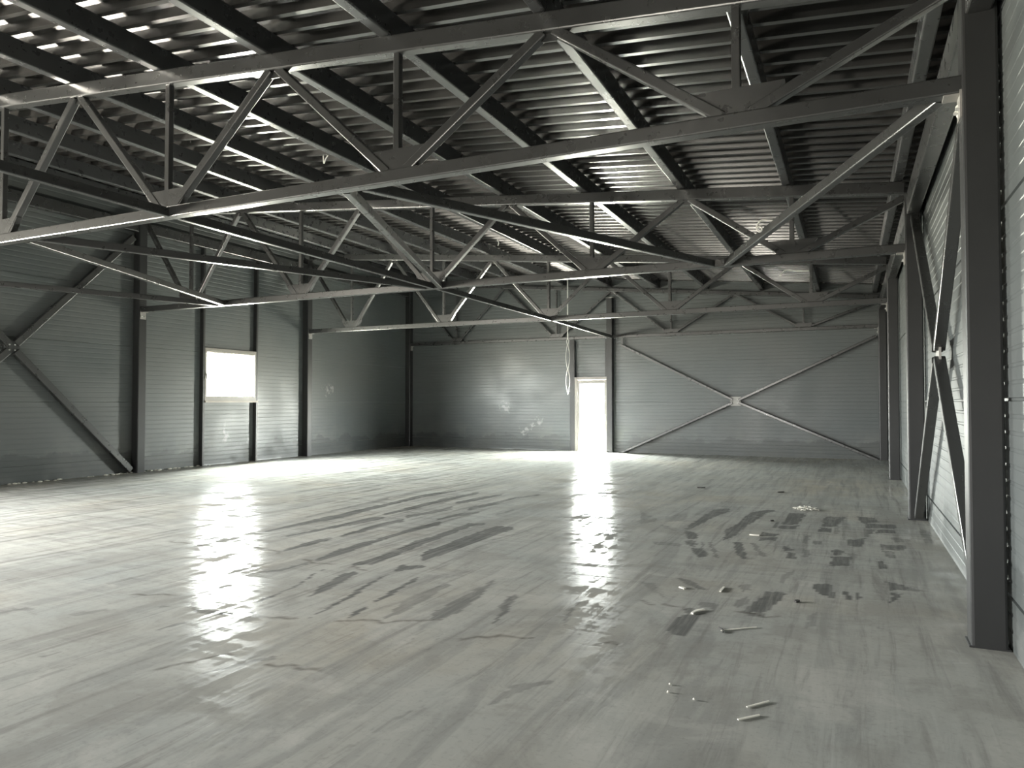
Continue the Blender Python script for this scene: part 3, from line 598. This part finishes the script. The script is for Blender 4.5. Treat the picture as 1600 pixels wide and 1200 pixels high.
names_l = ['steel column of the left wall just outside the left picture edge, foot of the left cross brace',
           'steel column of the left wall between the cross brace and the window',
           'steel column of the left wall beyond the window, before the dark corner',
           'steel column in the far left corner of the hall']
for y, nm in zip(YS, names_l): column(-14.50 + .0, -14.30, y, chord_under(-14.3) - .012, nm, 'columns along the left wall')

tb = thing('steel_column', (-6.88, 21.87, 0), 'steel column on the back wall immediately right of the glazed door', 'column')
b = bm_new(); tube(b, (-6.88, 21.87, .012), (-6.88, 21.87, chord_under(-6.88) - .20), .19, .19, up=(0, 1, 0), r=.016); obj('shaft', b, M_COL, tb)
b = bm_new(); box(b, -6.99, -6.77, 21.765, 21.965, 0, .012); obj('base_plate', b, M_COL, tb)
b = bm_new(); box(b, -7.0, -6.76, 21.75, 21.966, chord_under(-6.88) - .20, chord_under(-6.88) - .188); obj('cap_plate', b, M_PLATE, tb)

# ------------------------------------------------------------------ trusses
ZB0, ZB1 = 3.571, 3.691                        # bottom chord
def node_top(x): return chord_under(x) + .08
def make_truss(yc, xl, xr, bots, tops, label, group, cw=.12, hb=.12, ht=.165, dw=.085, vw=.065, name='roof_truss', split=None):
    t = thing(name, ((xl + xr) / 2, yc, ZB0), label, 'roof truss', group)
    b = bm_new(); 
    for a_, c_ in (split or ((xl, xr),)):
        b = bm_new() if b is None else b
        tube(b, (a_, yc, (ZB0+ZB1)/2), (c_, yc, (ZB0+ZB1)/2), cw, hb, r=.012); obj('bottom_chord', b, M_STEEL, t); b = None
    b = bm_new(); tube(b, (xl, yc, chord_under(xl) + ht/2), (xr, yc, chord_under(xr) + ht/2), cw, ht, r=.014); obj('top_chord', b, M_STEEL, t)
    seq = sorted([(x, 1) for x in tops] + [(x, 0) for x in bots])
    ends = [(xl, 1)] + seq + [(xr, 1)]
    for (xa, ta), (xb_, tb_) in zip(ends, ends[1:]):
        za = chord_under(xa) + .01 if ta else ZB1 - .01
        zb_ = chord_under(xb_) + .01 if tb_ else ZB1 - .01
        # stop the tubes a little short of the node so they land beside each other
        dx = .05 if ta else .10
        xa2 = xa + (.05 if ta and xa != xl else (.0 if ta else .10))
        xb2 = xb_ - (.05 if tb_ and xb_ != xr else (.0 if tb_ else .10))
        if xa == xl: za -= .06
        if xb_ == xr: zb_ -= .06
        w = dw
        b = bm_new(); tube(b, (xa2, yc, za), (xb2, yc, zb_), w, w, up=(0, 1, 0), r=.010); obj('diagonal', b, M_STEEL, t)
    for x in bots:
        gw, gh = (.34, .19) if split is None else (.2, .10)
        b = bm_new(); tube(b, (x, yc, ZB1 + .03), (x, yc, chord_under(x) + .005), vw, vw, up=(0, 1, 0), r=.007); obj('vertical', b, M_STEEL, t)
        b = bm_new(); plate(b, [(x - .20, yc, ZB1 - .004), (x + .20, yc, ZB1 - .004), (x + .24, yc, ZB1 + .04), (x + gw, yc, ZB1 + gh), (x - gw, yc, ZB1 + gh), (x - .24, yc, ZB1 + .04)], (0, 1, 0), .07)
        obj('gusset_plate', b, M_STEEL, t)
    for x in tops:
        b = bm_new(); zt_ = chord_under(x)
        plate(b, [(x - .13, yc, zt_ + .013), (x + .13, yc, zt_ - .011), (x + .06, yc, zt_ - .075), (x - .06, yc, zt_ - .065)], (0, 1, 0), .012)
        obj('gusset_plate', b, M_STEEL, t)
    for s, x in ((1, xl), (-1, xr)):
        # bolted seat under the bottom chord at each column
        b = bm_new(); box(b, min(x, x + s*.012), max(x, x + s*.012), yc - .07, yc + .07, ZB0 - .16, ZB0 + .02)
        box(b, min(x, x + s*.10), max(x, x + s*.10), yc - .06, yc + .06, ZB0 - .013, ZB0 - .001)
        k = obj('seat_bracket', b, M_PLATE, t)
        for dy in (-.04, .04):
            b = bm_new(); cyl(b, (x + s*.012, yc + dy, ZB0 - .10), (x + s*.035, yc + dy, ZB0 - .10), .012, 6)
            obj('bolt', b, M_BOLT, k)
    return t
B3 = [-.75, -3.76, -6.77, -9.78, -12.80]
T3 = [-2.25, -5.25, -8.32, -11.38]
t1 = make_truss(YS[0] + .1, -14.30, .67, B3, T3, 'large sloping roof truss nearest the camera, crossing the top of the picture', 'roof trusses spanning the hall')
for i, lb in ((1, 'second roof truss from the camera, ending on the column behind the right cross brace'),
              (2, 'third roof truss from the camera, in front of the back wall truss')):
    copy_tree(t1, (t1.location.x, YS[i] + .1, ZB0), lb)
xs4 = [-14.30 + 14.97 * k / 8 for k in range(9)]
make_truss(YS[3] + .09, -14.285, .67, xs4[1:8:2], xs4[2:7:2], 'slim gable truss set against the back wall above the glazed door', None, cw=.10, hb=.10, ht=.12, dw=.065, vw=.05, name='gable_truss', split=((-14.30, -6.98), (-6.78, .67)))

# ------------------------------------------------------------------ purlins
ord_ = ['first', 'second', 'third', 'fourth', 'fifth', 'sixth', 'seventh', 'eighth', 'ninth', 'tenth', 'eleventh']
PURL = [.60, -.82, -2.32, -3.88, -5.36, -6.90, -8.42, -9.92, -11.42, -12.92, -14.22]
for k, x in enumerate(PURL):
    b = bm_new()
    h = PH - .003
    zc = deck_under(x) - h/2 - .002
    tube(b, (x, YF + .02, zc), (x, YB - .02, zc), .115, h, r=.014)
    o = obj('roof_purlin', b, M_PURLIN, origin=(x, YF, zc))
    tag(o, 'dark roof purlin under the ribbed deck, %s counting from the right wall' % ord_[k], 'purlin', 'roof purlins under the deck')

# ------------------------------------------------------------------ horizontal ties at bottom chord level
zt = (ZB0 + ZB1) / 2
def tie(p, q, label, group=None, w=.08, h=.10):
    b = bm_new()
    p = Vector((p[0], p[1], zt - .01)); q = Vector((q[0], q[1], zt - .01))
    tube(b, p, q, w, h, r=.010)
    o = obj('tie_tube', b, M_STEEL, origin=tuple((p + q) / 2))
    return tag(o, label, 'bracing tube', group)
yA, yB_ = YS[0] + .1, YS[1] + .1
zig = [(.60, yA), (-1.75, yB_), (-4.30, yA), (-6.72, yB_), (-9.30, yA), (-11.90, yB_), (-14.25, yA)]
zl = ['diagonal bracing tube running from the nearest right column to the second truss',
      'diagonal bracing tube from the second truss back to the nearest truss, second from the right',
      'diagonal bracing tube dropping steeply in the picture centre between the first two trusses',
      'diagonal bracing tube from that central tie junction left to the nearest truss',
      'diagonal bracing tube from the nearest truss to the second truss above the left column',
      'leftmost diagonal bracing tube, running out of the left picture edge']
for k, ((x0, y0), (x1, y1)) in enumerate(zip(zig, zig[1:])):
    s0 = 1 if y1 > y0 else -1
    f = .075 / abs(y1 - y0)
    f0 = (.075) / abs(y1 - y0)
    sg = 1 if x1 > x0 else -1
    x0 += .075 * sg * (k > 0); x1 -= sg * (.13 if k in (2,) else .075)
    if k == 3: x0 += .055 * sg
    p = (x0 + (x1 - x0) * f, y0 + (y1 - y0) * f0)
    q = (x1 - (x1 - x0) * f, y1 - (y1 - y0) * f0)
    tie(p, q, zl[k], 'zigzag bracing between the first two trusses')
LT = [(YF + .05, yA - .065, 'long straight tie tube reaching the nearest truss from the camera side'),
      (yA + .065, yB_ - .065, 'long straight tie tube between the nearest and second trusses'),
      (yB_ + .065, YS[2] + .1 - .065, 'long straight tie tube between the second and third trusses'),
      (YS[2] + .1 + .065, 21.775, 'long straight tie tube from the third truss to the column beside the door')]
for a, c, lb in LT: tie((-6.70, a), (-6.80 if c > 17 else -6.72, c), lb, 'straight ties along the middle of the hall', w=.07)

# ------------------------------------------------------------------ eave beams
for side, x, z0, z1, nm in (('right', .765, 4.06, 4.34, 'right'), ('left', -14.40, 5.36, 5.60, 'left')):
    ends = [(YF, YS[0]), (YS[0] + .2, YS[1]), (YS[1] + .2, YS[2]), (YS[2] + .2, YS[3])]
    desc = ['coming from behind the camera to the first column', 'between the first and second columns', 'between the second and third columns', 'between the third column and the far corner']
    for (a, c), d in zip(ends, desc):
        b = bm_new(); tube(b, (x, a + .004, (z0+z1)/2), (x, c - .004, (z0+z1)/2), .15, z1 - z0, r=.014)
        o = obj('eave_beam', b, M_STEEL, origin=(x, (a+c)/2, z0))
        tag(o, 'eave beam on top of the %s wall %s' % (nm, d), 'beam', 'eave beams of the %s wall' % nm)

# ------------------------------------------------------------------ cross braces
def cross(axis, plane, A, B, z0, z1, ctr, label, w=.10, dpt=.10, plate_m=None, tilt=None):
    """A,B: extent along the wall; axis 'y' for side walls, 'x' for the back wall"""
    def P(a, z): return (plane, a, z) if axis == 'y' else (a, plane, z)
    nrm = (1, 0, 0) if axis == 'y' else (0, 1, 0)
    ca, cz = ctr
    t = thing('cross_brace', P(ca, cz), label, 'cross brace')
    for (a, z) in ((A, z0[0]), (A, z1[0]), (B, z0[1]), (B, z1[1])):
        d = Vector(P(a, z)) - Vector(P(ca, cz)); u = d.normalized()
        b = bm_new(); tube(b, Vector(P(ca, cz)) + u * .10, Vector(P(a, z)), dpt, w, up=Vector(nrm).cross(u), r=.010)
        obj('brace_arm', b, M_STEEL, t)
    b = bm_new(); s = .15
    plate(b, [P(ca - s, cz - s*.9), P(ca + s, cz - s*.9), P(ca + s, cz + s*.9), P(ca - s, cz + s*.9)], nrm, .02)
    pl = obj('centre_plate', b, plate_m or M_PLATE, t)
    k = -1 if (axis == 'y' and plane > 0) or axis == 'x' else 1
    for da, dz in ((-.05, -.05), (.05, .05), (.05, -.05), (-.05, .05)):
        p = Vector(P(ca + da, cz + dz)); n = Vector(nrm) * k
        b = bm_new(); cyl(b, p + n * .01, p + n * .03, .014, 6)
        obj('bolt', b, M_BOLT, pl)
    return t
cross('y', .78, 5.69, 10.84, (.07, .07), (4.0, 4.0), (8.22, 2.03), 'steel cross brace on the right wall between the two nearest columns', w=.09, dpt=.10)
cross('y', -14.40, 5.70, 10.82, (.07, .07), (5.22, 5.22), (8.30, 2.60), 'big steel cross brace on the left wall at the left picture edge', w=.13, dpt=.10, plate_m=M_STEEL)
cross('x', 21.86, -6.52, .62, (-.0, -.0), (3.36, 3.36), (-3.07, 1.59), 'steel cross brace on the back wall right of the door', w=.075, dpt=.08)
b = bm_new(); tube(b, (-6.47, 21.86, 3.36), (-6.47, 21.86, ZB0), .05, .05, up=(0, 1, 0))
tag(obj('hanger_stub', b, M_STEEL, origin=(-6.47, 21.86, 3.36)), 'short upright stub hanging from the gable truss over the brace end right of the door', 'bracket')

# ------------------------------------------------------------------ posts
def post(x0, x1, y0, y1, z1, label, z0=0):
    b = bm_new(); box(b, x0, x1, y0, y1, z0, z1)
    bmesh.ops.bevel(b, geom=b.edges[:], offset=.005, segments=1, affect='EDGES')
    return tag(obj('wall_post', b, M_COL, origin=((x0+x1)/2, (y0+y1)/2, z0)), label, 'post')
post(-14.498, -14.38, 12.745, 12.805, 5.36, 'slim steel post on the left wall at the near side of the window')
post(-14.498, -14.38, 14.495, 14.555, 5.36, 'slim steel post on the left wall at the far side of the window')
post(-8.225, -8.065, 21.84, 21.965, ZB0 - .004, 'slim steel post on the back wall left of the glazed door')
post(-7.045, -6.985, 21.86, 21.965, 3.56, 'narrow trim post squeezed between the door and its column', z0=2.38)

# ------------------------------------------------------------------ cables
def cable(name, pts, r, label, cat='cable'):
    b = bm_new(); wire(b, pts, r)
    return tag(obj(name, b, M_CABLE, origin=tuple(pts[0]), smooth=True), label, cat)
def smooth_pts(P, n=8):
    out = []
    P = [Vector(p) for p in P]
    for i in range(len(P) - 1):
        a = P[max(i-1, 0)]; b_ = P[i]; c = P[i+1]; d = P[min(i+2, len(P)-1)]
        for k in range(n):
            t_ = k / n
            out.append(.5 * ((2*b_) + (c-a)*t_ + (2*a-5*b_+4*c-d)*t_**2 + (3*b_-a-3*c+d)*t_**3))
    out.append(P[-1]); return out
# twisted pair hanging by the door, closed as a loop at its lower end
cx, cy, zt_, zb_ = -8.17, 21.5, deck_under(-8.17) - .01, 1.86
down = []
for i in range(90):
    s = i / 89; z = zt_ + (zb_ - zt_) * s
    amp = .012 + (.055 * abs(math.sin((z - 1.86) * 4.1)) if z < 3.55 else 0)
    down.append((cx + amp, cy, z))
up = [(2 * cx - p[0], cy + .01, p[2]) for p in down][::-1]
cable('hanging_cable', down + [(cx, cy, zb_ - .05)] + up, .009, 'thin white cable hanging from the roof in twisted loops left of the glazed door')
cable('hanging_cable', smooth_pts(HOOK1), .010, 'curled white cable end standing off the right-hand diagonal tie under the roof')
cable('hanging_cable', smooth_pts(HOOK2), .010, 'bent white cable end beside the right upright of the third truss')
cable('hanging_cable', smooth_pts(HOOK3), .009, 'small V of white wire hanging under the roof left of centre')
cable('hanging_cable', smooth_pts(HOOK4), .010, 'short kinked white wire hanging from a purlin behind the second truss, centre')

# foam blob on the nearest column
def blob(name, loc, r, m, label, cat, sq=(1, 1, 1), seed=0, ms=.35, sub=3):
    b = bm_new(); bmesh.ops.create_icosphere(b, subdivisions=sub, radius=1)
    for v in b.verts:
        k = 1 + ms * noise.noise(v.co * 2.3 + Vector((seed, 0, 0)))
        v.co = Vector((v.co.x * k * r * sq[0] + loc[0], v.co.y * k * r * sq[1] + loc[1], v.co.z * k * r * sq[2] + loc[2]))
    return tag(obj(name, b, m, origin=loc, smooth=True), label, cat)
blob('foam_blob', (.665, 5.56, 3.49), .035, M_FOAM, 'white blob of mounting foam on the nearest column under the truss end', 'foam', (.6, .8, 1.3), 3)

# ------------------------------------------------------------------ scraps on the floor
def strip_piece(name, x0, y0, x1, y1, w, m, label, cat, bend=.0, h=.005):
    b = bm_new()
    P0, P1 = Vector((x0, y0, h/2 + .002)), Vector((x1, y1, h/2 + .002))
    n = 6; side = Vector((-(P1-P0).y, (P1-P0).x, 0)).normalized()
    pts = [P0.lerp(P1, i/n) + side * bend * math.sin(math.pi*i/n) for i in range(n+1)]
    rings = []
    for i, p in enumerate(pts):
        ww = w * (1 - .55 * abs(i/n - .5))
        rings.append([b.verts.new(p + side*s_*ww/2 + Vector((0,0,t_*h/2))) for s_, t_ in ((-1,-1),(1,-1),(1,1),(-1,1))])
    for A, B in zip(rings, rings[1:]):
        for k in range(4): b.faces.new((A[k], A[(k+1)%4], B[(k+1)%4], B[k]))
    b.faces.new(rings[0][::-1]); b.faces.new(rings[-1])
    return tag(obj(name, b, m, origin=(x0, y0, 0)), label, cat)
strip_piece('foam_strip', -.50, 3.86, -.405, 3.985, .011, M_FOAM, 'white splinter on the floor, farther of the two lying parallel near the camera', 'scrap')
strip_piece('foam_strip', -.52, 3.69, -.43, 3.79, .013, M_FOAM, 'white splinter on the floor, nearest to the camera of the parallel two', 'scrap')
strip_piece('foam_strip', -1.075, 5.38, -1.015, 5.52, .028, M_FOAM, 'short curved white strip lying on a grey smudge of floor', 'scrap', .015, .010)
strip_piece('foam_strip', -1.32, 6.11, -1.27, 6.07, .035, M_FOAM, 'small white crumb on the floor left of the upright white chip', 'scrap', 0, .009)
strip_piece('foam_strip', -.99, 6.10, -.985, 6.26, .022, M_FOAM, 'tiny upright white chip on the floor beyond the curved strip', 'scrap', 0, .009)
strip_piece('foam_strip', -1.10, 8.86, -.99, 8.86, .04, M_FOAM, 'flat white sliver across the middle of the curved trowel marks', 'scrap', 0, .012)
strip_piece('dark_splinter', -2.57, 13.38, -2.43, 13.42, .05, M_CHIP, 'short dark stick on the pale far floor right of the door reflection', 'scrap', 0, .012)
strip_piece('dark_splinter', -1.18, 13.25, -1.09, 13.36, .05, M_CHIP, 'small dark chip on the far floor beyond the white shavings', 'scrap', 0, .012)
strip_piece('dark_splinter', -.415, 6.03, -.39, 6.07, .03, M_CHIP, 'dark crumb on the floor right of the grey parallelogram mark', 'scrap', 0, .015)
strip_piece('dark_splinter', -.845, 5.13, -.80, 5.03, .010, M_CHIP, 'thin dark twig on the floor left of the pale wire offcut', 'scrap', .012, .008)
strip_piece('dark_splinter', -.98, 10.0, -.95, 10.05, .03, M_CHIP, 'dark crumb on the floor between the far trowel marks', 'scrap', 0, .015)
strip_piece('pale_wire', -.82, 5.07, -.61, 5.25, .008, M_FOAM, 'thin pale wire offcut lying right of the dark twig', 'scrap', .006, .005)
for k, (x, y) in enumerate(((-.92, 3.99), (-.76, 3.84), (-.905, 3.88))):
    blob('foam_crumb', (x, y, .006), .008, M_FOAM, ['white crumb on the near floor, farthest of the three specks', 'white crumb on the near floor, rightmost of the three specks', 'white crumb on the near floor, leftmost and faintest of the three specks'][k], 'scrap', (1, 1, .7), k, .3, 1)
# loose heap of white shavings
b = bm_new(); rs = random.Random(5)
for k in range(90):
    a = rs.random() * 6.28; rr = rs.random() ** .6
    x = -.62 + .17 * rr * math.cos(a); y = 11.32 + .17 * rr * math.sin(a); z = .004 + .05 * (1 - rr) * rs.random()
    L = .02 + .02 * rs.random(); th = rs.random() * 6.28
    p = Vector((x, y, z + .004)); q = p + Vector((L * math.cos(th), L * math.sin(th), .012 * rs.random()))
    tube(b, p, q, .012, .006, r=.001)
tag(obj('shavings_heap', b, M_FOAM, origin=(-.62, 11.32, 0)), 'little heap of white shavings on the floor beyond the curved marks', 'shavings', kind='stuff')

# mortar crumbs along the foot of the left wall
b = bm_new(); rs = random.Random(9)
for k in range(70):
    y = 8.0 + 5.0 * rs.random(); x = XL + .03 + .10 * rs.random() ** 2; r = .012 + .02 * rs.random()
    bmesh.ops.create_icosphere(b, subdivisions=1, radius=r, matrix=Matrix.Translation((x, y, r * .3)) @ Matrix.Diagonal((1.2, 1.6, .6, 1)))
tag(obj('mortar_crumbs', b, M_FOAM, origin=(XL + .06, 10.5, 0)), 'pale mortar crumbs scattered along the foot of the left wall', 'crumbs', kind='stuff')
